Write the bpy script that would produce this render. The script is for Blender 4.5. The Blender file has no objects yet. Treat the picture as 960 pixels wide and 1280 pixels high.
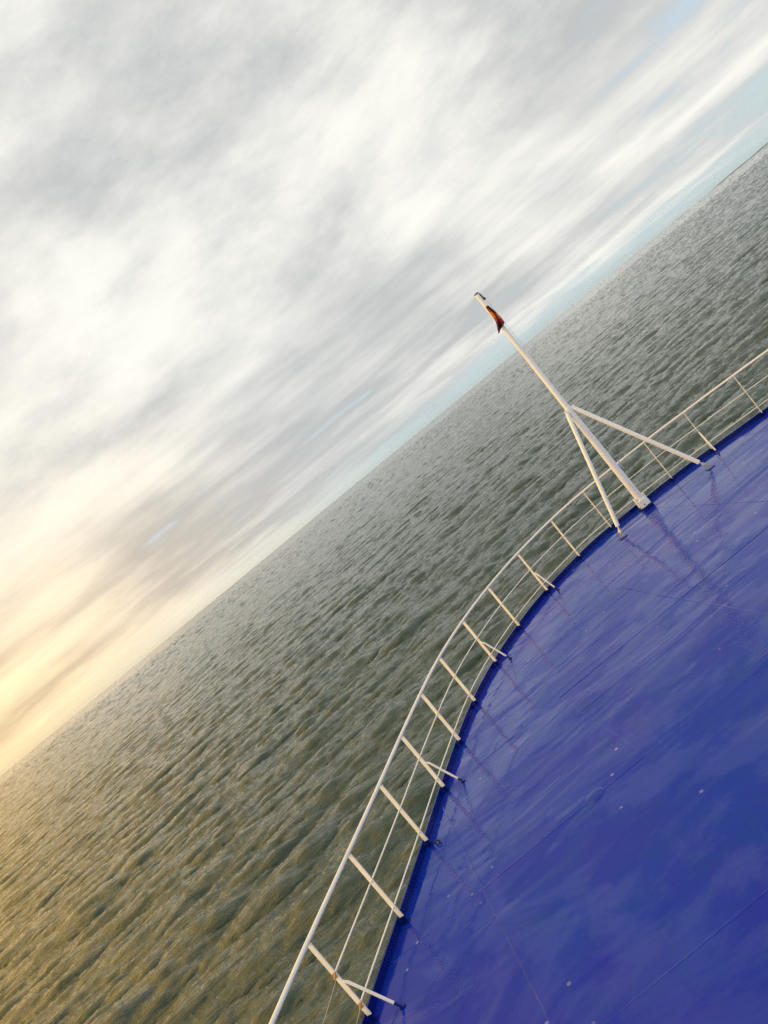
import bpy, bmesh, math, random
import numpy as np
from mathutils import Vector, Matrix
R = math.radians
random.seed(4); rng = np.random.default_rng(7)
S = bpy.context.scene
COL = S.collection

# ------------------------------------------------------------------ camera
CAM_Z = 20.0                                   # bridge window above the water
roll, pitch = R(39.45), R(3.0)
F = Vector((0, math.cos(pitch), -math.sin(pitch)))
Rt = Vector((1, 0, 0)); Dn = Vector((0, -math.sin(pitch), -math.cos(pitch)))
cx = math.cos(roll) * Rt + math.sin(roll) * Dn
cy = math.sin(roll) * Rt - math.cos(roll) * Dn
cz = -F
cam_d = bpy.data.cameras.new('camera'); cam = bpy.data.objects.new('camera', cam_d); COL.objects.link(cam)
M = Matrix.Identity(4)
for i in range(3):
    M[i][0], M[i][1], M[i][2] = cx[i], cy[i], cz[i]
M[2][3] = CAM_Z
cam.matrix_world = M
cam_d.sensor_fit = 'VERTICAL'; cam_d.sensor_height = 36.0; cam_d.lens = 36.0 * 960 / 1280
cam_d.clip_start = 0.1; cam_d.clip_end = 120000
S.camera = cam

# ------------------------------------------------------------------ world: overcast evening sky, sun low off the port side
SUN_AZ, SUN_EL = R(-82), R(32)                 # azimuth from +Y, negative to port
SUN = Vector((math.sin(SUN_AZ) * math.cos(SUN_EL), math.cos(SUN_AZ) * math.cos(SUN_EL), math.sin(SUN_EL)))
W = bpy.data.worlds.new('World'); S.world = W; W.use_nodes = True
nt = W.node_tree; nt.nodes.clear()

class NG:
    """tiny node-graph helper"""
    def __init__(s, tree): s.t = tree
    def node(s, typ, **kw):
        n = s.t.nodes.new(typ)
        for k, v in kw.items(): setattr(n, k, v)
        return n
    def put(s, sock, v):
        if hasattr(v, 'is_output') or isinstance(v, bpy.types.NodeSocket): s.t.links.new(v, sock)
        elif v is not None:
            if sock.type == 'RGBA' and len(v) == 3: v = (*v, 1)
            sock.default_value = v
    def m(s, op, a, b=None, c=None, clamp=False):
        n = s.node('ShaderNodeMath', operation=op, use_clamp=clamp)
        for i, v in enumerate((a, b, c)):
            if v is not None: s.put(n.inputs[i], v)
        return n.outputs[0]
    def vm(s, op, a, b=None, scale=None):
        n = s.node('ShaderNodeVectorMath', operation=op)
        s.put(n.inputs[0], a)
        if b is not None: s.put(n.inputs[1], b)
        if scale is not None: s.put(n.inputs['Scale'], scale)
        return n.outputs['Value'] if op in ('DOT_PRODUCT', 'LENGTH') else n.outputs[0]
    def sep(s, v):
        n = s.node('ShaderNodeSeparateXYZ'); s.put(n.inputs[0], v); return n.outputs
    def comb(s, x, y, z):
        n = s.node('ShaderNodeCombineXYZ')
        for i, v in enumerate((x, y, z)): s.put(n.inputs[i], v)
        return n.outputs[0]
    def noise(s, vec, scale=1.0, detail=4.0, rough=0.5, dist=0.0, lac=2.0):
        n = s.node('ShaderNodeTexNoise')
        s.put(n.inputs['Vector'], vec); n.inputs['Scale'].default_value = scale
        n.inputs['Detail'].default_value = detail; n.inputs['Roughness'].default_value = rough
        n.inputs['Distortion'].default_value = dist; n.inputs['Lacunarity'].default_value = lac
        return n.outputs['Fac']
    def smooth(s, v, a, b, c=0.0, d=1.0):
        n = s.node('ShaderNodeMapRange', interpolation_type='SMOOTHSTEP')
        s.put(n.inputs['Value'], v)
        for k, x in zip(('From Min', 'From Max', 'To Min', 'To Max'), (a, b, c, d)): n.inputs[k].default_value = x
        return n.outputs[0]
    def mix(s, f, a, b, mode='MIX'):
        n = s.node('ShaderNodeMix', data_type='RGBA', blend_type=mode)
        s.put(n.inputs['Factor'], f); s.put(n.inputs['A'], a) if False else None
        ia = [i for i in n.inputs if i.name == 'A' and i.type == 'RGBA'][0]
        ib = [i for i in n.inputs if i.name == 'B' and i.type == 'RGBA'][0]
        s.put(ia, a); s.put(ib, b)
        return [o for o in n.outputs if o.type == 'RGBA'][0]

g = NG(nt)
tc = g.node('ShaderNodeTexCoord')
D = g.vm('NORMALIZE', tc.outputs['Generated'])
dx, dy, dz = g.sep(D)
zc = g.m('MAXIMUM', dz, 0.0)
inv = g.m('DIVIDE', 1.0, g.m('ADD', zc, 0.085))
px, py = g.m('MULTIPLY', dx, inv), g.m('MULTIPLY', dy, inv)
ba = R(-93)                                    # bands of cloud run towards the sun
al = g.m('ADD', g.m('MULTIPLY', px, math.sin(ba)), g.m('MULTIPLY', py, math.cos(ba)))
ac = g.m('SUBTRACT', g.m('MULTIPLY', px, math.cos(ba)), g.m('MULTIPLY', py, math.sin(ba)))
band = g.comb(g.m('MULTIPLY', al, 0.80), ac, 57.7)
n_big = g.noise(band, 0.75, 3.0, 0.5, 0.4)
n_mid = g.noise(band, 1.7, 5.0, 0.50, 0.35)
n_fine = g.noise(g.vm('MULTIPLY', D, (6.5, 6.5, 15.0)), 1.0, 8.0, 0.62, 0.15)
n_lump = g.noise(g.vm('MULTIPLY', D, (2.3, 2.3, 5.0)), 1.0, 7.0, 0.52, 0.3)
def wsum(*tw):
    r = None
    for t_, w_ in tw: r = g.m('MULTIPLY', t_, w_) if r is None else g.m('MULTIPLY_ADD', t_, w_, r)
    return r
n_lay = g.noise(g.vm('MULTIPLY', D, (2.6, 2.6, 34.0)), 1.0, 5.0, 0.55, 0.2)      # thin sheets low down
lowf = g.smooth(dz, 0.10, 0.26, 1.0, 0.0)
n_lay = g.m('ADD', g.m('MULTIPLY', lowf, n_lay), g.m('MULTIPLY', g.m('SUBTRACT', 1.0, lowf), n_fine))
dens = wsum((n_big, 0.22), (n_mid, 0.10), (n_lay, 0.24), (n_lump, 0.44))
lum = g.smooth(dens, 0.395, 0.60, 4.9, 9.0)     # grey undersides to white
# warmth round the low sun
sd = g.vm('DOT_PRODUCT', g.vm('NORMALIZE', g.comb(dx, dy, 0.0)), (math.sin(SUN_AZ), math.cos(SUN_AZ), 0))
near_sun = g.smooth(sd, 0.12, 0.78)
low = g.smooth(dz, 0.02, 0.32, 1.0, 0.0)
warm = g.m('MULTIPLY', near_sun, g.m('ADD', g.m('MULTIPLY', low, 0.85), 0.15))
cl_neu = g.mix(g.smooth(dens, 0.42, 0.56), (0.975, 1.0, 1.0), (1.0, 0.995, 0.93))
cl_col = g.mix(warm, cl_neu, (1.42, 1.02, 0.52))
gold = g.smooth(g.vm('DOT_PRODUCT', D, tuple(SUN)), 0.53, 0.84)      # overcast glow round the hidden sun, added out of view to warm the sea
cl_col = g.mix(gold, cl_col, (2.7, 1.62, 0.38))
cl_col = g.vm('SCALE', cl_col, scale=lum)
# open sky low over the horizon and in rifts
nish = g.node('ShaderNodeTexSky', sky_type='NISHITA', sun_disc=False)
nish.sun_elevation = SUN_EL; nish.sun_rotation = SUN_AZ % (2 * math.pi)
nish.air_density = 1.0; nish.dust_density = 2.0; nish.ozone_density = 1.5
hz = g.mix(g.smooth(sd, 0.02, 0.36), (5.6, 6.8, 7.1), (8.8, 8.5, 7.3))
hz = g.mix(g.smooth(sd, 0.28, 0.72), hz, (10.8, 8.2, 4.2))
hz = g.mix(g.smooth(dz, 0.05, 0.14), hz, (5.6, 6.9, 8.0))
clear = g.mix(0.9, nish.outputs[0], hz)
rift = g.m('MULTIPLY', g.smooth(sd, -0.05, -0.45), g.smooth(dz, 0.13, 0.24, 1.0, 0.0))   # the overcast breaks up away from the sun
cover = g.smooth(g.m('SUBTRACT', dens, g.m('MULTIPLY', rift, 0.075)), 0.34, 0.43)
strip = g.smooth(g.m('ADD', dz, g.m('MULTIPLY', g.m('SUBTRACT', n_mid, 0.5), 0.05)), 0.002, 0.034)
f_cl = g.m('MULTIPLY', cover, strip)
col = g.mix(f_cl, clear, cl_col)
bg = g.node('ShaderNodeBackground'); bg.inputs['Strength'].default_value = 0.1
g.put(bg.inputs['Color'], col)
wo = g.node('ShaderNodeOutputWorld'); nt.links.new(bg.outputs[0], wo.inputs['Surface'])

# ------------------------------------------------------------------ sun and exposure
sl = bpy.data.lights.new('sun', 'SUN'); sl.energy = 0.6; sl.angle = R(14); sl.color = (1.0, 0.70, 0.36)
so = bpy.data.objects.new('sun', sl); COL.objects.link(so)
so.rotation_euler = SUN.to_track_quat('Z', 'Y').to_euler(); so.location = (-60, 20, 80)
S.view_settings.view_transform = 'Standard'; S.view_settings.look = 'None'
S.view_settings.exposure = 0.15; S.view_settings.gamma = 1.0; S.view_settings.use_curve_mapping = False
S.render.engine = 'CYCLES'
S.cycles.use_denoising = False
S.cycles.max_bounces = 6; S.cycles.volume_bounces = 0

# ------------------------------------------------------------------ helpers
def link(name, me, mat=None, parent=None):
    o = bpy.data.objects.new(name, me); COL.objects.link(o)
    if mat is not None and not me.materials:
        for x in (mat if isinstance(mat, (list, tuple)) else [mat]): me.materials.append(x)
    if parent: o.parent = parent
    return o
def bm_obj(name, bm, mat, parent=None, smooth=False):
    bmesh.ops.recalc_face_normals(bm, faces=bm.faces)
    me = bpy.data.meshes.new(name); bm.to_mesh(me); bm.free()
    if smooth:
        for p in me.polygons: p.use_smooth = True
    return link(name, me, mat, parent)
def empty(name, loc=(0, 0, 0)):
    o = bpy.data.objects.new(name, None); COL.objects.link(o); o.location = loc
    o.empty_display_size = 0.2
    return o
def tag(o, label, cat=None, group=None, kind=None):
    if label: o['label'] = label
    if cat: o['category'] = cat
    if group: o['group'] = group
    if kind: o['kind'] = kind
    return o
def tube(bm, pts, radii, seg=12, cap=True, mat=0):
    pts = [Vector(p) for p in pts]
    if not hasattr(radii, '__len__'): radii = [radii] * len(pts)
    rings = []; prev = None
    for i, p in enumerate(pts):
        t = (pts[min(i + 1, len(pts) - 1)] - pts[max(i - 1, 0)])
        if t.length < 1e-9: t = Vector((0, 0, 1))
        t.normalize()
        if prev is None:
            a = Vector((0, 0, 1)) if abs(t.z) < 0.9 else Vector((1, 0, 0))
            n = t.cross(a).normalized()
        else:
            n = (prev - t * prev.dot(t)).normalized()
        prev = n; b = t.cross(n)
        rings.append([bm.verts.new(p + (n * math.cos(2 * math.pi * k / seg) + b * math.sin(2 * math.pi * k / seg)) * radii[i]) for k in range(seg)])
    fs = []
    for r0, r1 in zip(rings, rings[1:]):
        for k in range(seg):
            fs.append(bm.faces.new((r0[k], r0[(k + 1) % seg], r1[(k + 1) % seg], r1[k])))
    for f in fs: f.smooth = True
    if cap:
        for rg_ in (rings[0], rings[-1]): fs.append(bm.faces.new([bm.verts.new(v.co) for v in rg_]))   # own vertices: crisp ends
    for f in fs: f.material_index = mat
    return fs
def obox(bm, c, ax, half, bev=0.0, mat=0):
    """box centred at c with axes ax (3 unit vectors) and half sizes"""
    vs = []
    c = Vector(c)
    for sx in (-1, 1):
        for sy in (-1, 1):
            for sz in (-1, 1):
                vs.append(bm.verts.new(c + Vector(ax[0]) * sx * half[0] + Vector(ax[1]) * sy * half[1] + Vector(ax[2]) * sz * half[2]))
    idx = [(0, 1, 3, 2), (4, 6, 7, 5), (0, 4, 5, 1), (2, 3, 7, 6), (0, 2, 6, 4), (1, 5, 7, 3)]
    fs = [bm.faces.new([vs[i] for i in q]) for q in idx]
    for f in fs: f.material_index = mat
    if bev:
        es = {e for f in fs for e in f.edges}
        r = bmesh.ops.bevel(bm, geom=list(es), offset=bev, segments=2, affect='EDGES', profile=0.6)
        for f in r['faces']: f.material_index = mat
    return fs

# ------------------------------------------------------------------ materials
def new_mat(name):
    m = bpy.data.materials.new(name); m.use_nodes = True
    t = m.node_tree; b = t.nodes['Principled BSDF']
    return m, NG(t), b
def bump(gg, h, strength, dist, normal=None):
    n = gg.node('ShaderNodeBump'); n.inputs['Strength'].default_value = strength; n.inputs['Distance'].default_value = dist
    gg.put(n.inputs['Height'], h)
    if normal is not None: gg.put(n.inputs['Normal'], normal)
    return n.outputs[0]
def coords(gg, kind='Object'):
    return gg.node('ShaderNodeTexCoord').outputs[kind]
def geo_pos(gg): return gg.node('ShaderNodeNewGeometry').outputs['Position']

def mat_white(name='white_paint', hi=(0.91, 0.93, 0.94), lo=(0.86, 0.875, 0.88)):
    m, gg, b = new_mat(name); P = geo_pos(gg)
    n = gg.noise(P, 3.0, 5, 0.6); n2 = gg.noise(P, 28.0, 4, 0.6)
    c = gg.mix(gg.smooth(n, 0.42, 0.66), hi, lo)
    c = gg.mix(gg.smooth(gg.noise(P, 9.0, 6, 0.65), 0.74, 0.80, 0, 0.6), c, (0.40, 0.26, 0.15))
    gg.put(b.inputs['Base Color'], c); b.inputs['Roughness'].default_value = 0.38
    gg.put(b.inputs['Normal'], bump(gg, n2, 0.25, 0.003)); return m
def mat_rust():
    m, gg, b = new_mat('rusty_orange'); P = geo_pos(gg)
    gg.put(b.inputs['Base Color'], gg.mix(gg.noise(P, 60, 4), (0.50, 0.20, 0.05), (0.75, 0.45, 0.2)))
    b.inputs['Roughness'].default_value = 0.8; return m
def mat_metal():
    m, gg, b = new_mat('galvanised_steel'); P = geo_pos(gg)
    gg.put(b.inputs['Base Color'], gg.mix(gg.noise(P, 40, 4), (0.45, 0.46, 0.47), (0.68, 0.69, 0.70)))
    b.inputs['Metallic'].default_value = 0.7; b.inputs['Roughness'].default_value = 0.45; return m
def mat_black():
    m, gg, b = new_mat('black_steel'); P = geo_pos(gg)
    gg.put(b.inputs['Base Color'], gg.mix(gg.noise(P, 30, 4), (0.012, 0.013, 0.02), (0.03, 0.03, 0.035)))
    b.inputs['Roughness'].default_value = 0.5; return m
def mat_blue(name, flecked=True):
    m, gg, b = new_mat(name); P = geo_pos(gg)
    X, Y, Z = gg.sep(P)
    n1 = gg.noise(P, 0.55, 5, 0.55, 0.6); n2 = gg.noise(P, 2.3, 6, 0.62, 0.8); n3 = gg.noise(P, 55.0, 3, 0.6)
    c = gg.mix(gg.smooth(n1, 0.35, 0.65), (0.003, 0.028, 0.39), (0.011, 0.020, 0.38))
    c = gg.mix(gg.smooth(n2, 0.45, 0.75, 0, 0.6), c, (0.002, 0.040, 0.31))
    c = gg.mix(gg.smooth(n3, 0.66, 0.80, 0, 0.5), c, (0.02, 0.06, 0.44))
    if flecked:   # glints of drops on the window glass, painted in as pale flecks
        v = gg.node('ShaderNodeTexVoronoi'); v.inputs['Scale'].default_value = 2.3; gg.put(v.inputs['Vector'], P)
        fl = gg.m('MULTIPLY', gg.smooth(v.outputs['Distance'], 0.03, 0.08, 1, 0), gg.smooth(gg.noise(P, 1.1, 2), 0.36, 0.48))
        c = gg.mix(gg.m('MULTIPLY', fl, 0.6), c, (0.35, 0.36, 0.55))
    else: c = gg.mix(1.0, c, (0.42, 0.42, 0.46), 'MULTIPLY')  # trim copy darkened: shade of the inboard coaming face put into the colour
    gg.put(b.inputs['Base Color'], c)
    # standing damp: glossier and duller patches
    rg = gg.smooth(gg.m('ADD', gg.m('MULTIPLY', n2, 0.5), gg.m('MULTIPLY', gg.noise(P, 1.1, 4, 0.5), 0.5)), 0.38, 0.62, 0.06, 0.12)
    wet_n = gg.noise(gg.comb(gg.m('MULTIPLY', X, 0.70), gg.m('MULTIPLY', Y, 1.0), 5.0), 1.0, 6, 0.60, 0.5)
    wetf = gg.smooth(wet_n, 0.43, 0.57)               # drying film of water
    gg.put(b.inputs['Roughness'], gg.m('ADD', rg, gg.m('MULTIPLY', gg.m('SUBTRACT', 1.0, wetf), 0.05)))
    gg.put(b.inputs['Specular IOR Level'], gg.m('MULTIPLY_ADD', wetf, 0.20, 0.16))
    # buckled plating: shallow troughs between the transverse stiffeners
    band = gg.noise(gg.comb(gg.m('MULTIPLY', X, 0.40), gg.m('MULTIPLY', Y, 1.4), 0), 1.0, 2, 0.45, 0.5)
    soft = gg.noise(P, 1.3, 3, 0.5)
    nn = bump(gg, band, 0.5, 0.06)
    nn = bump(gg, soft, 0.3, 0.022, nn)
    nn = bump(gg, n3, 0.06, 0.003, nn)
    gg.put(b.inputs['Normal'], nn)
    return m
def mat_sea():
    m, gg, b = new_mat('sea_water'); P = geo_pos(gg)
    X, Y, Z = gg.sep(P)
    n1 = gg.noise(P, 0.02, 4, 0.5)
    c = gg.mix(gg.smooth(n1, 0.4, 0.6), (0.038, 0.068, 0.060), (0.046, 0.072, 0.060))
    gg.put(b.inputs['Base Color'], c)
    b.inputs['Roughness'].default_value = 0.03; b.inputs['IOR'].default_value = 1.333
    q = gg.comb(gg.m('ADD', gg.m('MULTIPLY', X, 0.22), gg.m('MULTIPLY', Y, 0.08)), gg.m('SUBTRACT', Y, gg.m('MULTIPLY', X, 0.18)), 0)
    def ridge(sc, det, dist):
        n = gg.noise(q, sc, det, 0.6, dist)
        return gg.m('SUBTRACT', 1.0, gg.m('ABSOLUTE', gg.m('MULTIPLY_ADD', n, 2.0, -1.0)))
    nn = bump(gg, gg.noise(q, 0.95, 7, 0.64, 0.4), 1.0, 0.27)
    nn = bump(gg, ridge(1.9, 5, 0.4), 1.0, 0.075, nn)
    nn = bump(gg, ridge(6.5, 3, 0.3), 1.0, 0.016, nn)
    gg.put(b.inputs['Normal'], nn)
    return m
WARM_WHITE = mat_white('white_rail_warm_lit', (0.90, 0.88, 0.82), (0.84, 0.815, 0.75))  # white rail paint with the warm side light put into its colour
WHITE, RUST, STEEL, BLACK = mat_white(), mat_rust(), mat_metal(), mat_black()
BLUE = mat_blue('blue_deck_paint'); BLUE_SHADE = mat_blue('blue_trim_shaded', False); SEA = mat_sea()

# ------------------------------------------------------------------ sea: one sheet, waves displaced near the ship, flat towards the horizon
def wave_tile(L, N, wind, peak_l, seed, cut_lo, cut_hi):
    r = np.random.default_rng(seed)
    k1 = 2 * np.pi * np.fft.fftfreq(N, L / N); kx, ky = np.meshgrid(k1, k1, indexing='ij')
    k = np.hypot(kx, ky); k[0, 0] = 1e-6
    kp = 2 * np.pi / peak_l
    ct = (kx * wind[0] + ky * wind[1]) / k
    spec = np.exp(-1.0 * (kp / k) ** 2) / k ** 3.9 * (0.02 + np.abs(ct) ** 9.0)
    spec *= (k > 2 * np.pi / cut_lo) & (k < 2 * np.pi / cut_hi)
    spec[0, 0] = 0
    a = np.sqrt(spec) * (r.normal(size=k.shape) + 1j * r.normal(size=k.shape))
    return a, kx, ky, k
class Waves:
    def __init__(s, L, N, wind, peak, seed, lo, hi, rms):
        a, kx, ky, k = wave_tile(L, N, wind, peak, seed, lo, hi)
        h = np.real(np.fft.ifft2(a)); a = a * (rms / h.std())
        s.L, s.N = L, N; s.levels = []
        for lp in (0, 1.2, 2.4, 4.8, 9.6, 19.2, 38.4):
            f = a * np.exp(-(k * lp / (2 * np.pi)) ** 4) if lp else a
            h = np.real(np.fft.ifft2(f))
            hx = np.real(np.fft.ifft2(-1j * kx / k * f)); hy = np.real(np.fft.ifft2(-1j * ky / k * f))
            s.levels.append((h, hx, hy))
    def sample(s, x, y, lev):
        u = (x / s.L * s.N) % s.N; v = (y / s.L * s.N) % s.N
        i = np.floor(u).astype(int) % s.N; j = np.floor(v).astype(int) % s.N
        fu, fv = u - np.floor(u), v - np.floor(v); i1, j1 = (i + 1) % s.N, (j + 1) % s.N
        lev = np.clip(lev, 0, 5.999); l0 = np.floor(lev).astype(int); fl = lev - l0
        out = []
        for c in range(3):
            st = np.stack([q[c] for q in s.levels])
            def bil(l): return (st[l, i, j] * (1 - fu) * (1 - fv) + st[l, i1, j] * fu * (1 - fv) + st[l, i, j1] * (1 - fu) * fv + st[l, i1, j1] * fu * fv)
            out.append(bil(l0) * (1 - fl) + bil(l0 + 1) * fl)
        return out
def build_sea():
    wv = (math.sin(R(-19)), math.cos(R(-19)))
    w1 = Waves(233.0, 512, wv, 12.0, 3, 60, 0.9, 0.23)
    w2 = Waves(61.0, 512, (math.sin(R(-6)), math.cos(R(-6))), 3.4, 11, 8, 0.25, 0.085)
    th = np.linspace(R(-62), R(58), 960)
    rr = [14.0]
    while rr[-1] < 34: rr.append(rr[-1] * 1.012)
    while rr[-1] < 2500: rr.append(rr[-1] * 1.0042)
    while rr[-1] < 31000: rr.append(rr[-1] * 1.0075)
    rr = np.array(rr)
    rg, tg = np.meshgrid(rr, th, indexing='ij')
    x, y = rg * np.sin(tg), rg * np.cos(tg)
    lev = np.minimum(np.log2(np.maximum(rg * 0.0034 * 0.9 / 0.6, 1e-6)), 2.6)
    fade = 1.0; far = np.clip(rg / 500.0, 1, 26)        # long swell takes over where ripples are finer than the mesh
    h1, x1, y1 = w1.sample(x, y, lev); h2, x2, y2 = w2.sample(x, y, lev)
    ch = 1.45
    # gusts: rougher and calmer patches
    gust = 0.8 + 0.4 * (0.5 + 0.5 * np.sin(x * 0.021 + 1.3 * np.sin(y * 0.013)) * np.sin(y * 0.017 + np.sin(x * 0.011)))
    z = (h1 + h2 * gust) * far
    X = x + ch * (x1 + x2) * fade; Y = y + ch * (y1 + y2) * fade
    n, mcol = rg.shape
    co = np.stack([X, Y, z], -1).reshape(-1, 3).astype(np.float32)
    idx = np.arange(n * mcol).reshape(n, mcol)
    q = np.stack([idx[:-1, :-1], idx[:-1, 1:], idx[1:, 1:], idx[1:, :-1]], -1).reshape(-1, 4)[:, ::-1]
    me = bpy.data.meshes.new('sea')
    me.vertices.add(len(co)); me.vertices.foreach_set('co', co.ravel())
    me.loops.add(q.size); me.loops.foreach_set('vertex_index', q.ravel().astype(np.int32))
    me.polygons.add(len(q)); me.polygons.foreach_set('loop_start', np.arange(0, q.size, 4, dtype=np.int32))
    me.update(calc_edges=True)
    me.polygons.foreach_set('use_smooth', np.ones(len(q), bool)); me.update()
    o = link('sea', me, SEA); tag(o, 'choppy grey green sea reaching to the horizon', kind='structure')
build_sea()

# ------------------------------------------------------------------ far coast
def build_coast():
    m, gg, b = new_mat('far_land_hazed'); P = geo_pos(gg)
    gg.put(b.inputs['Base Color'], gg.mix(gg.noise(P, 0.002, 5), (0.13, 0.21, 0.31), (0.17, 0.25, 0.34))); b.inputs['Roughness'].default_value = 0.9  # blue of the distance haze painted into the land colour
    bm = bmesh.new(); rows = []
    N = 160
    for i in range(N + 1):
        t = i / N; az = R(24 + 46 * t)
        hh = 118 * min(1, t * 2.4) ** 0.8 * (0.55 + 0.25 * math.sin(i * 0.21 + 1) + 0.14 * math.sin(i * 0.53) + 0.06 * math.sin(i * 1.3)) * min(1, (1 - t) * 8)
        row = []
        for d, k in ((22500, 0), (22900, 0.55), (23400, 0.85), (24000, 1.0), (25500, 0.7), (27000, 0)):
            row.append(bm.verts.new((math.sin(az) * d, math.cos(az) * d, hh * k - (3 if k == 0 else 0))))
        rows.append(row)
    for a, c in zip(rows, rows[1:]):
        for k in range(5): bm.faces.new((a[k], a[k + 1], c[k + 1], c[k]))
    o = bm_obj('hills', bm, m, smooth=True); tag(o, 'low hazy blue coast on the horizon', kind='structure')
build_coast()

# ------------------------------------------------------------------ foredeck
DECK = CAM_Z - 5.1
POSTS = [(-5.05, 6.05), (-4.52, 7.48), (-3.95, 8.93), (-3.35, 10.32), (-2.74, 11.75), (-2.22, 13.02), (-1.64, 14.33), (-1.03, 15.56), (-0.19, 16.77), (0.75, 17.77),
         (1.87, 18.62), (3.13, 19.20), (4.19, 19.40), (6.25, 19.30), (7.34, 19.04), (8.74, 18.66)]
AFT = [(-6.6, -3.0), (-6.45, 0.0), (-6.1, 2.4), (-5.6, 4.4)]
MORE = [(10.05, 18.15), (11.3, 17.2), (12.3, 15.95), (13.1, 14.5), (13.7, 13.0), (14.3, 11.4), (14.9, 9.5), (15.5, 7.0), (16.0, 4.0), (16.35, 0.0), (16.6, -3.0)]
LINE = AFT + POSTS + MORE
def catmull(pts, per=8):
    P = [Vector((*p, 0)) for p in pts]; P = [P[0] * 2 - P[1]] + P + [P[-1] * 2 - P[-2]]
    out = []
    for i in range(1, len(P) - 2):
        a, b_, c, d = P[i - 1], P[i], P[i + 1], P[i + 2]
        for k in range(per):
            t = k / per
            out.append(0.5 * ((2 * b_) + (c - a) * t + (2 * a - 5 * b_ + 4 * c - d) * t * t + (3 * b_ - a - 3 * c + d) * t ** 3))
    out.append(P[-2]); return out
CURVE = catmull(LINE)
for _ in range(6):
    CURVE = [CURVE[0]] + [(CURVE[i - 1] + 2 * CURVE[i] + CURVE[i + 1]) / 4 for i in range(1, len(CURVE) - 1)] + [CURVE[-1]]
def normals(c):
    out = []
    for i in range(len(c)):
        t = (c[min(i + 1, len(c) - 1)] - c[max(i - 1, 0)]).normalized()
        out.append(Vector((-t.y, t.x, 0)))          # outboard (curve runs clockwise from port aft)
    return out
NRM = normals(CURVE)
def offset(d): return [p + n * d for p, n in zip(CURVE, NRM)]
EDGE = offset(0.085)

deck_bm = bmesh.new()
outline = [Vector((p.x, p.y, DECK - 0.010)) for p in EDGE]
f = deck_bm.faces.new([deck_bm.verts.new(p) for p in outline])
deck = bm_obj('deck', deck_bm, BLUE)
for p in deck.data.polygons:
    if p.normal.z < 0: p.flip()
tag(deck, 'glossy blue painted steel foredeck of a ship', kind='structure')

def clip(poly, inside, inter):
    out = []
    for i, p in enumerate(poly):
        q = poly[(i + 1) % len(poly)]; a, b_ = inside(p), inside(q)
        if a: out.append(p)
        if a != b_: out.append(inter(p, q))
    return out
def half(poly, n, d):
    ins = lambda p: p.x * n[0] + p.y * n[1] <= d + 1e-9
    def it(p, q):
        a, b_ = p.x * n[0] + p.y * n[1] - d, q.x * n[0] + q.y * n[1] - d
        return p + (q - p) * (a / (a - b_))
    return clip(poly, ins, it)
INNER = [Vector((p.x, p.y, 0)) for p in offset(0.070)]
ys = [-3.0, 0.2, 3.4, 6.55, 9.70, 13.04, 15.55, 17.4, 19.6]
xs = [5.15 + 2.72 * k for k in range(-5, 6)]
GAP = 0.004; SK = 0.098
nsk = Vector((1, SK, 0)).normalized()              # fore and aft seams lean a little
for j in range(len(ys) - 1):
    sh = 0.0 if j % 2 == 0 else 0.0
    for i in range(len(xs) - 1):
        poly = INNER
        poly = half(poly, (0, 1), ys[j + 1] - GAP); poly = half(poly, (0, -1), -(ys[j] + GAP))
        d0 = (xs[i] + SK * 18.9) * nsk.x + sh; d1 = (xs[i + 1] + SK * 18.9) * nsk.x + sh
        if poly: poly = half(poly, (nsk.x, nsk.y), d1 - GAP)
        if poly: poly = half(poly, (-nsk.x, -nsk.y), -(d0 + GAP))
        pl = []
        for p in poly:
            if not pl or (p - pl[-1]).length > 1e-4: pl.append(p)
        if len(pl) < 3 or (pl[0] - pl[-1]).length < 1e-4 and len(pl) < 4: continue
        if (pl[0] - pl[-1]).length < 1e-4: pl.pop()
        c = sum(pl, Vector()) / len(pl)
        tx, ty = random.gauss(0, 0.0011), random.gauss(0, 0.0014)
        bm = bmesh.new()
        hz_ = lambda p: max(-0.004, min(0.006, (p.x - c.x) * tx + (p.y - c.y) * ty))
        top = [bm.verts.new((p.x, p.y, DECK + hz_(p))) for p in pl]
        bot = [bm.verts.new((p.x, p.y, DECK - 0.009)) for p in pl]
        bm.faces.new(top)
        for k in range(len(pl)): bm.faces.new((top[k], bot[k], bot[(k + 1) % len(pl)], top[(k + 1) % len(pl)]))
        o = bm_obj('deck_plate', bm, BLUE, deck)
        if o.data.polygons[0].normal.z < 0: o.data.flip_normals()
# weld beads along the plate seams
def bead(p0, p1):
    n = max(2, int((p1 - p0).length / 0.12)); t = (p1 - p0).normalized(); sd_ = Vector((-t.y, t.x, 0))
    bm = bmesh.new(); rows = []
    for k in range(n + 1):
        c = p0.lerp(p1, k / n) + sd_ * random.gauss(0, 0.0022); w = 0.012 + random.uniform(-.002, .005); h = 0.0026 + random.uniform(-0.001, 0.0015)
        rows.append([bm.verts.new((c.x + sd_.x * w * a, c.y + sd_.y * w * a, DECK + 0.0015 + h * b_)) for a, b_ in ((-1.6, -0.9), (-0.6, 0.6), (0.6, 0.6), (1.6, -0.9))])
    for a, b_ in zip(rows, rows[1:]):
        for k in range(3): bm.faces.new((a[k], a[k + 1], b_[k + 1], b_[k]))
    return bm_obj('weld_bead', bm, BLUE, deck, True)
def inside_span(p0, p1):
    ok = []
    poly = INNER
    for k in range(401):
        p = p0.lerp(p1, k / 400); c = False; j = len(poly) - 1
        for i in range(len(poly)):
            a, b_ = poly[i], poly[j]
            if (a.y > p.y) != (b_.y > p.y) and p.x < (b_.x - a.x) * (p.y - a.y) / (b_.y - a.y) + a.x: c = not c
            j = i
        if c: ok.append(p)
    return (ok[0], ok[-1]) if len(ok) > 3 else None
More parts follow.
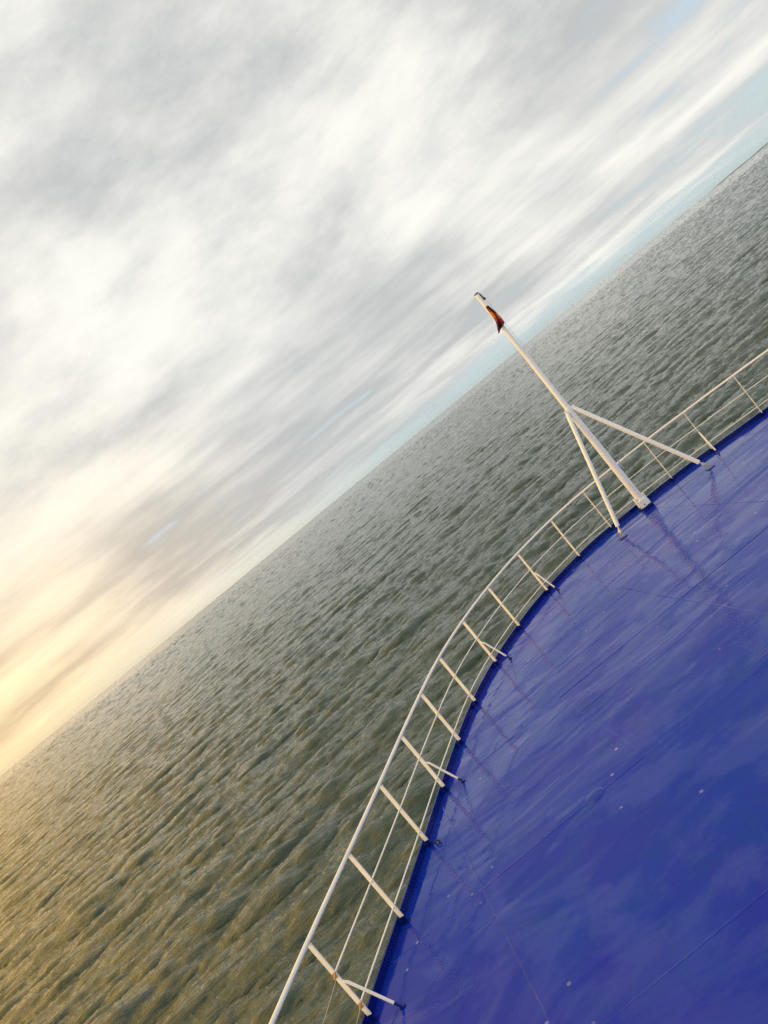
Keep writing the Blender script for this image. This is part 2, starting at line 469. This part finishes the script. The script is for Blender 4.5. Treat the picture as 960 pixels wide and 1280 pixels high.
bead(Vector((-0.7, 12.03, 0)), Vector((2.7, 12.03, 0)))
for y_ in ys[1:-1]:
    r_ = inside_span(Vector((-8, y_, 0)), Vector((18, y_, 0)))
    if r_: bead(*r_)
for x_ in xs:
    r_ = inside_span(Vector((x_ + SK * 21.9, -3, 0)), Vector((x_ - SK * 1.1, 20, 0)))
    if r_: bead(*r_)
# coaming round the deck edge
def ribbon(name, prof, mat, parent, smooth=False):
    """sweep a closed profile of (offset, z) along the edge curve"""
    bm = bmesh.new(); rows = []
    offs = [offset(d) for d, z in prof]
    for i in range(len(CURVE)):
        rows.append([bm.verts.new((offs[k][i].x, offs[k][i].y, prof[k][1])) for k in range(len(prof))])
    n = len(prof)
    for a, b_ in zip(rows, rows[1:]):
        for k in range(n): bm.faces.new((a[k], a[(k + 1) % n], b_[(k + 1) % n], b_[k]))
    bm.faces.new(rows[0]); bm.faces.new(rows[-1])
    return bm_obj(name, bm, mat, parent, smooth)
ribbon('coaming', [(0.074, DECK - 0.01), (0.074, DECK + 0.105), (0.090, DECK + 0.105), (0.090, DECK - 0.01)], BLUE_SHADE, deck)
ribbon('coaming_lip', [(0.066, DECK + 0.1055), (0.066, DECK + 0.115), (0.100, DECK + 0.115), (0.100, DECK + 0.1055)], BLUE_SHADE, deck)
# hull shell below the deck edge, flared bow
hb = bmesh.new(); rows = []
ctr = Vector((5.1, 4.0, 0))
for zz, k in ((DECK - 0.012, 1.0), (DECK - 1.5, 0.985), (DECK - 5, 0.93), (DECK - 10, 0.85), (-2.0, 0.78)):
    e = offset(0.088)
    rows.append([hb.verts.new((ctr.x + (p.x - ctr.x) * k, (ctr.y + (p.y - ctr.y) * k) if p.y > ctr.y else p.y, zz)) for p in e])
for a, b_ in zip(rows, rows[1:]):
    for k in range(len(a) - 1): hb.faces.new((a[k], a[k + 1], b_[k + 1], b_[k]))
bm_obj('hull', hb, BLUE_SHADE, deck, True)

# ------------------------------------------------------------------ railing
TOPZ, BASEZ = DECK + 0.10 + 1.135, DECK + 0.10
rail = empty('railing', (-3.95, 8.93, DECK)); tag(rail, 'white steel guard rail curving round the edge of the blue deck', 'railing')
rail.location = (0, 0, 0)
def on_curve(p):
    p = Vector((*p, 0)); i = min(range(len(CURVE)), key=lambda k: (CURVE[k] - p).length)
    return i
def run(i0, i1, z, off=0.0):
    o = offset(off); return [Vector((o[i].x, o[i].y, z)) for i in range(i0, i1 + 1)]
iP = [on_curve(p) for p in POSTS]
iend = on_curve((12.3, 15.95)); i1 = iP[2]
def pipe(name, pts, r, mat=WARM_WHITE, seg=12, parent=rail):
    bm = bmesh.new(); tube(bm, pts, r, seg); return bm_obj(name, bm, mat, parent)
pipe('top_rail', run(iP[0], iend, TOPZ + 0.026), 0.030)
pipe('middle_rail', run(i1, iend, BASEZ + 0.655, 0.0), 0.0125)
pipe('lower_rail', run(i1, iend, BASEZ + 0.175, 0.0), 0.0125)
def sag(i0, i1_, z):
    pts = run(i0, i1_, z); n = len(pts) - 1
    return [p - Vector((0, 0, 0.05 * math.sin(math.pi * ((k * 2 / n) % 1.0)))) for k, p in enumerate(pts)]
pipe('wire', sag(iP[0], i1, BASEZ + 0.61), 0.0035, STEEL, 8)
pipe('wire', sag(iP[0], i1, BASEZ + 0.155), 0.0035, STEEL, 8)
for z in (0.645, 0.165):                              # rusty shackles where the wires start
    bm = bmesh.new(); c = CURVE[i1]
    obox(bm, (c.x, c.y, BASEZ + z), ((1, 0, 0), (0, 1, 0), (0, 0, 1)), (0.022, 0.03, 0.035), 0.008)
    tube(bm, [(c.x - .03, c.y - .03, BASEZ + z - .03), (c.x + .03, c.y - .02, BASEZ + z + .035)], 0.012, 8)
    bm_obj('shackle', bm, RUST, rail)
BR = {2: (-3.53, 8.78), 5: (-1.88, 12.89), 8: (0.10, 16.55), 10: (2.06, 18.36), 14: (7.28, 18.68), 17: None}
def post(ip, bi=None):
    p = CURVE[ip]; n = NRM[ip]; t = Vector((n.y, -n.x, 0)); up = Vector((0, 0, 1))
    bm = bmesh.new()
    obox(bm, (p.x, p.y, (BASEZ + TOPZ) / 2), (n, t, up), (0.036, 0.0085, (TOPZ - BASEZ) / 2), 0.003)
    po = bm_obj('post', bm, WARM_WHITE, rail)
    bm = bmesh.new()
    obox(bm, (p.x, p.y, (DECK + BASEZ) / 2 - 0.0045), (n, t, up), (0.0335, 0.0065, (BASEZ - DECK) / 2 - 0.0005))
    obox(bm, (p.x - n.x * 0.01, p.y - n.y * 0.01, DECK + 0.006), (n, t, up), (0.05, 0.045, 0.006), 0.002)
    bm_obj('foot', bm, BLUE_SHADE, po)
    if bi:
        a = Vector((p.x - n.x * 0.03, p.y - n.y * 0.03, BASEZ + 0.54)); e = Vector((bi[0], bi[1], DECK + 0.004))
        w = a.lerp(e, 0.86)
        bm = bmesh.new(); tube(bm, [a + n * 0.02, a - n * 0.05 + Vector((0, 0, -0.05)), w], [0.014, 0.019, 0.019], 10)
        bm_obj('brace', bm, WARM_WHITE, po)
        bm = bmesh.new(); tube(bm, [w, e], 0.0185, 10); tube(bm, [e, e + Vector((0, 0, 0.012))], 0.045, 14)
        bm_obj('brace_foot', bm, BLUE_SHADE, po)
for k, ip in enumerate(iP): post(ip, BR.get(k))
for p in MORE[:3]: post(on_curve(p))

# ------------------------------------------------------------------ flagstaff
SX, SY = 5.13, 18.89
up = Vector((0, 0, 1)); X1, Y1 = Vector((1, 0, 0)), Vector((0, 1, 0))
st = empty('flagstaff', (0, 0, 0)); tag(st, 'white steel flagstaff on two raking legs at the tip of the bow', 'flagstaff')
zc_, zs, zt = CAM_Z - 1.94, CAM_Z - 0.46, CAM_Z + 1.68
bm = bmesh.new(); tube(bm, [(SX, SY, DECK + 0.12), (SX, SY, zc_ - 0.5), (SX, SY, zc_ + .02)], [0.102, 0.088, 0.082], 20); bm_obj('lower_pole', bm, WHITE, st)
bm = bmesh.new(); tube(bm, [(SX, SY, zc_ - 0.1), (SX, SY, zs - 0.45), (SX, SY, zs)], [0.075, 0.070, 0.062], 20); bm_obj('middle_pole', bm, WHITE, st)
bm = bmesh.new(); tube(bm, [(SX, SY, zs - 0.05), (SX, SY, zt)], [0.061, 0.058], 20); bm_obj('upper_pole', bm, WHITE, st)
bm = bmesh.new()
tube(bm, [(SX, SY, zt), (SX, SY, zt + .02), (SX, SY, zt + 0.035)], [0.066, 0.066, 0.03], 18)
tube(bm, [(SX + 0.05, SY - 0.03, zt - 0.02), (SX + 0.065, SY - 0.035, zt - 0.22)], 0.022, 10)
obox(bm, (SX + 0.075, SY - 0.035, zt - 0.20), (X1, Y1, up), (0.03, 0.012, 0.03), 0.004)
bm_obj('masthead_sheave', bm, BLACK, st)
bm = bmesh.new(); tube(bm, [(SX, SY, zc_ - 0.09), (SX, SY, zc_ + 0.05)], 0.092, 20)
for s in (-1, 1):
    obox(bm, (SX + s * 0.11, SY - 0.04, zc_ - 0.02), ((s * .8, -.6, 0), (.6, s * .8, 0), up), (0.05, 0.012, 0.06), 0.004)
bm_obj('collar', bm, WHITE, st)
# square foot of the staff with its hinge plates
bm = bmesh.new()
obox(bm, (SX, SY, DECK + 0.20), (X1, Y1, up), (0.118, 0.118, 0.10), 0.012)
for s in (-1, 1): obox(bm, (SX + s * 0.135, SY, DECK + 0.23), (X1, Y1, up), (0.010, 0.07, 0.16), 0.004)
bm_obj('foot_bracket', bm, WHITE, st)
bm = bmesh.new(); tube(bm, [(SX - 0.17, SY - .03, DECK + 0.13), (SX + 0.17, SY - .03, DECK + 0.13)], 0.022, 10)
tube(bm, [(SX - .03, SY - 0.125, DECK + .16), (SX - .03, SY - 0.112, DECK + .16)], 0.018, 10)
bm_obj('hinge_pin', bm, BLACK, st)
bm = bmesh.new(); obox(bm, (SX, SY, DECK + 0.05), (X1, Y1, up), (0.15, 0.15, 0.05), 0.008); bm_obj('pedestal', bm, BLUE_SHADE, st)
bm = bmesh.new()                                        # halyard cleat on the staff
cz_ = CAM_Z - 3.80
obox(bm, (SX + 0.11, SY - 0.03, cz_), (X1, Y1, up), (0.035, 0.02, 0.05), 0.006)
tube(bm, [(SX + 0.15, SY - 0.03, cz_ - 0.13), (SX + 0.15, SY - 0.03, cz_ + 0.13)], 0.014, 8)
bm_obj('cleat', bm, STEEL, st)
bm = bmesh.new(); tube(bm, [(SX + 0.15, SY - 0.04, cz_ + .1), (SX + 0.12, SY - .05, zc_), (SX + 0.085, SY - 0.04, zt - 0.2)], 0.005, 6); bm_obj('halyard', bm, STEEL, st)
for s, (fx, fy) in ((-1, (4.06, 18.26)), (1, (6.69, 18.11))):
    a = Vector((SX + s * 0.10, SY - 0.05, zc_ - 0.02)); e = Vector((fx, fy, DECK + 0.03))
    d = (e - a).normalized(); w = e - d * 0.27
    bm = bmesh.new(); tube(bm, [a, a + d * 0.12, w], [0.04, 0.054, 0.054], 16); br = bm_obj('brace', bm, WHITE, st)
    bm = bmesh.new(); side = d.cross(up).normalized()
    tube(bm, [w - d * 0.03, w + d * 0.10], 0.024, 10)
    obox(bm, w + d * 0.13, (d, side, d.cross(side)), (0.055, 0.03, 0.03), 0.006)
    tube(bm, [w + d * 0.13 - side * 0.055, w + d * 0.13 + side * 0.055], 0.018, 10)
    for q in (-1, 1): obox(bm, e - d * 0.06 + side * q * 0.035, (up, Y1, X1), (0.075, 0.035, 0.008), 0.003)
    bm_obj('turnbuckle', bm, STEEL, br)
    bm = bmesh.new(); obox(bm, (fx, fy, DECK + 0.008), (X1, Y1, up), (0.10, 0.08, 0.008), 0.003); bm_obj('deck_pad', bm, BLUE_SHADE, br)

# flag, hanging limp and twisted round the staff
def build_flag():
    m, gg, b = new_mat('flag_cloth')
    at = gg.node('ShaderNodeAttribute'); at.attribute_name = 'stripe'
    v = at.outputs['Fac']
    c = gg.mix(gg.m('GREATER_THAN', v, 0.24), (0.42, 0.15, 0.03), (0.30, 0.010, 0.02))
    c = gg.mix(gg.m('GREATER_THAN', v, 0.80), c, (0.05, 0.006, 0.018))
    gg.put(b.inputs['Base Color'], c); b.inputs['Roughness'].default_value = 0.75
    rows, cols = 30, 22
    vs, fs, sv = [], [], []
    ztop, zbot = CAM_Z + 1.30, CAM_Z + 0.70
    for i in range(rows + 1):
        t = i / rows
        wdt = 0.038 + 0.042 * t + 0.085 * max(0, t - 0.62) / 0.38
        cxx = SX - 0.012 + 0.012 * math.sin(t * 3.0) - 0.06 * max(0, t - .7) / .3
        for j in range(cols + 1):
            s = j / cols
            fold = math.sin(s * 9.5 + 4.2 * t) * (0.022 + 0.045 * t)
            x = cxx + (s - 0.5) * 2 * wdt
            y = SY - 0.085 - 0.03 * t + fold - 0.02 * (1 - abs(2 * s - 1))
            z = ztop + (zbot - ztop) * t - 0.10 * max(0, t - .6) * (1 - s) * 2 + 0.10 * t * (s - 0.5) * 0.6
            vs.append((x, y, z)); sv.append(min(1, max(0, 0.5 + 0.55 * math.sin(2.2 + t * 7.2 - s * 2.4))))
    for i in range(rows):
        for j in range(cols):
            a = i * (cols + 1) + j; fs.append((a, a + 1, a + cols + 2, a + cols + 1))
    me = bpy.data.meshes.new('flag'); me.from_pydata(vs, [], fs); me.update()
    A = me.attributes.new('stripe', 'FLOAT', 'POINT'); A.data.foreach_set('value', sv)
    for p in me.polygons: p.use_smooth = True
    o = link('flag', me, m); sm = o.modifiers.new('thickness', 'SOLIDIFY'); sm.thickness = 0.004
    tag(o, 'small dark red and gold flag hanging furled near the staff top', 'flag')
build_flag()

# ------------------------------------------------------------------ small deck fittings
bm = bmesh.new(); ex, ey = -2.60, 11.60
tube(bm, [(ex + 0.035 * math.cos(a), ey, DECK + 0.03 + 0.03 * math.sin(a)) for a in np.linspace(-0.6, math.pi + 0.6, 14)], 0.012, 8)
tube(bm, [(ex, ey, DECK), (ex, ey, DECK + 0.010)], 0.04, 14)
tag(bm_obj('pad_eye', bm, BLACK), 'small black ring bolt on the blue deck beside a rail post', 'deck ring')
bm = bmesh.new(); qx, qy = -0.22, 9.72
tube(bm, [(qx, qy, DECK + h) for h in (0, 0.007, 0.014, 0.019, 0.022)], [0.15, 0.135, 0.105, 0.06, 0.01], 28)
tag(bm_obj('deck_cover', bm, BLUE), 'low round blue cover on the open deck where two plate seams cross', 'deck cover')

# ------------------------------------------------------------------ haze over the water
hm = bpy.data.materials.new('sea_haze'); hm.use_nodes = True; ht = hm.node_tree; ht.nodes.clear()
hv = ht.nodes.new('ShaderNodeVolumePrincipled'); ho = ht.nodes.new('ShaderNodeOutputMaterial')
hv.inputs['Color'].default_value = (0.78, 0.90, 1.0, 1); hv.inputs['Density'].default_value = 0.9e-5; hv.inputs['Anisotropy'].default_value = 0.2
ht.links.new(hv.outputs[0], ho.inputs['Volume'])
bm = bmesh.new(); obox(bm, (0, 0, 60), ((1, 0, 0), (0, 1, 0), (0, 0, 1)), (32000, 32000, 66))
tag(bm_obj('haze', bm, hm), 'thin pale haze over the sea', kind='stuff')
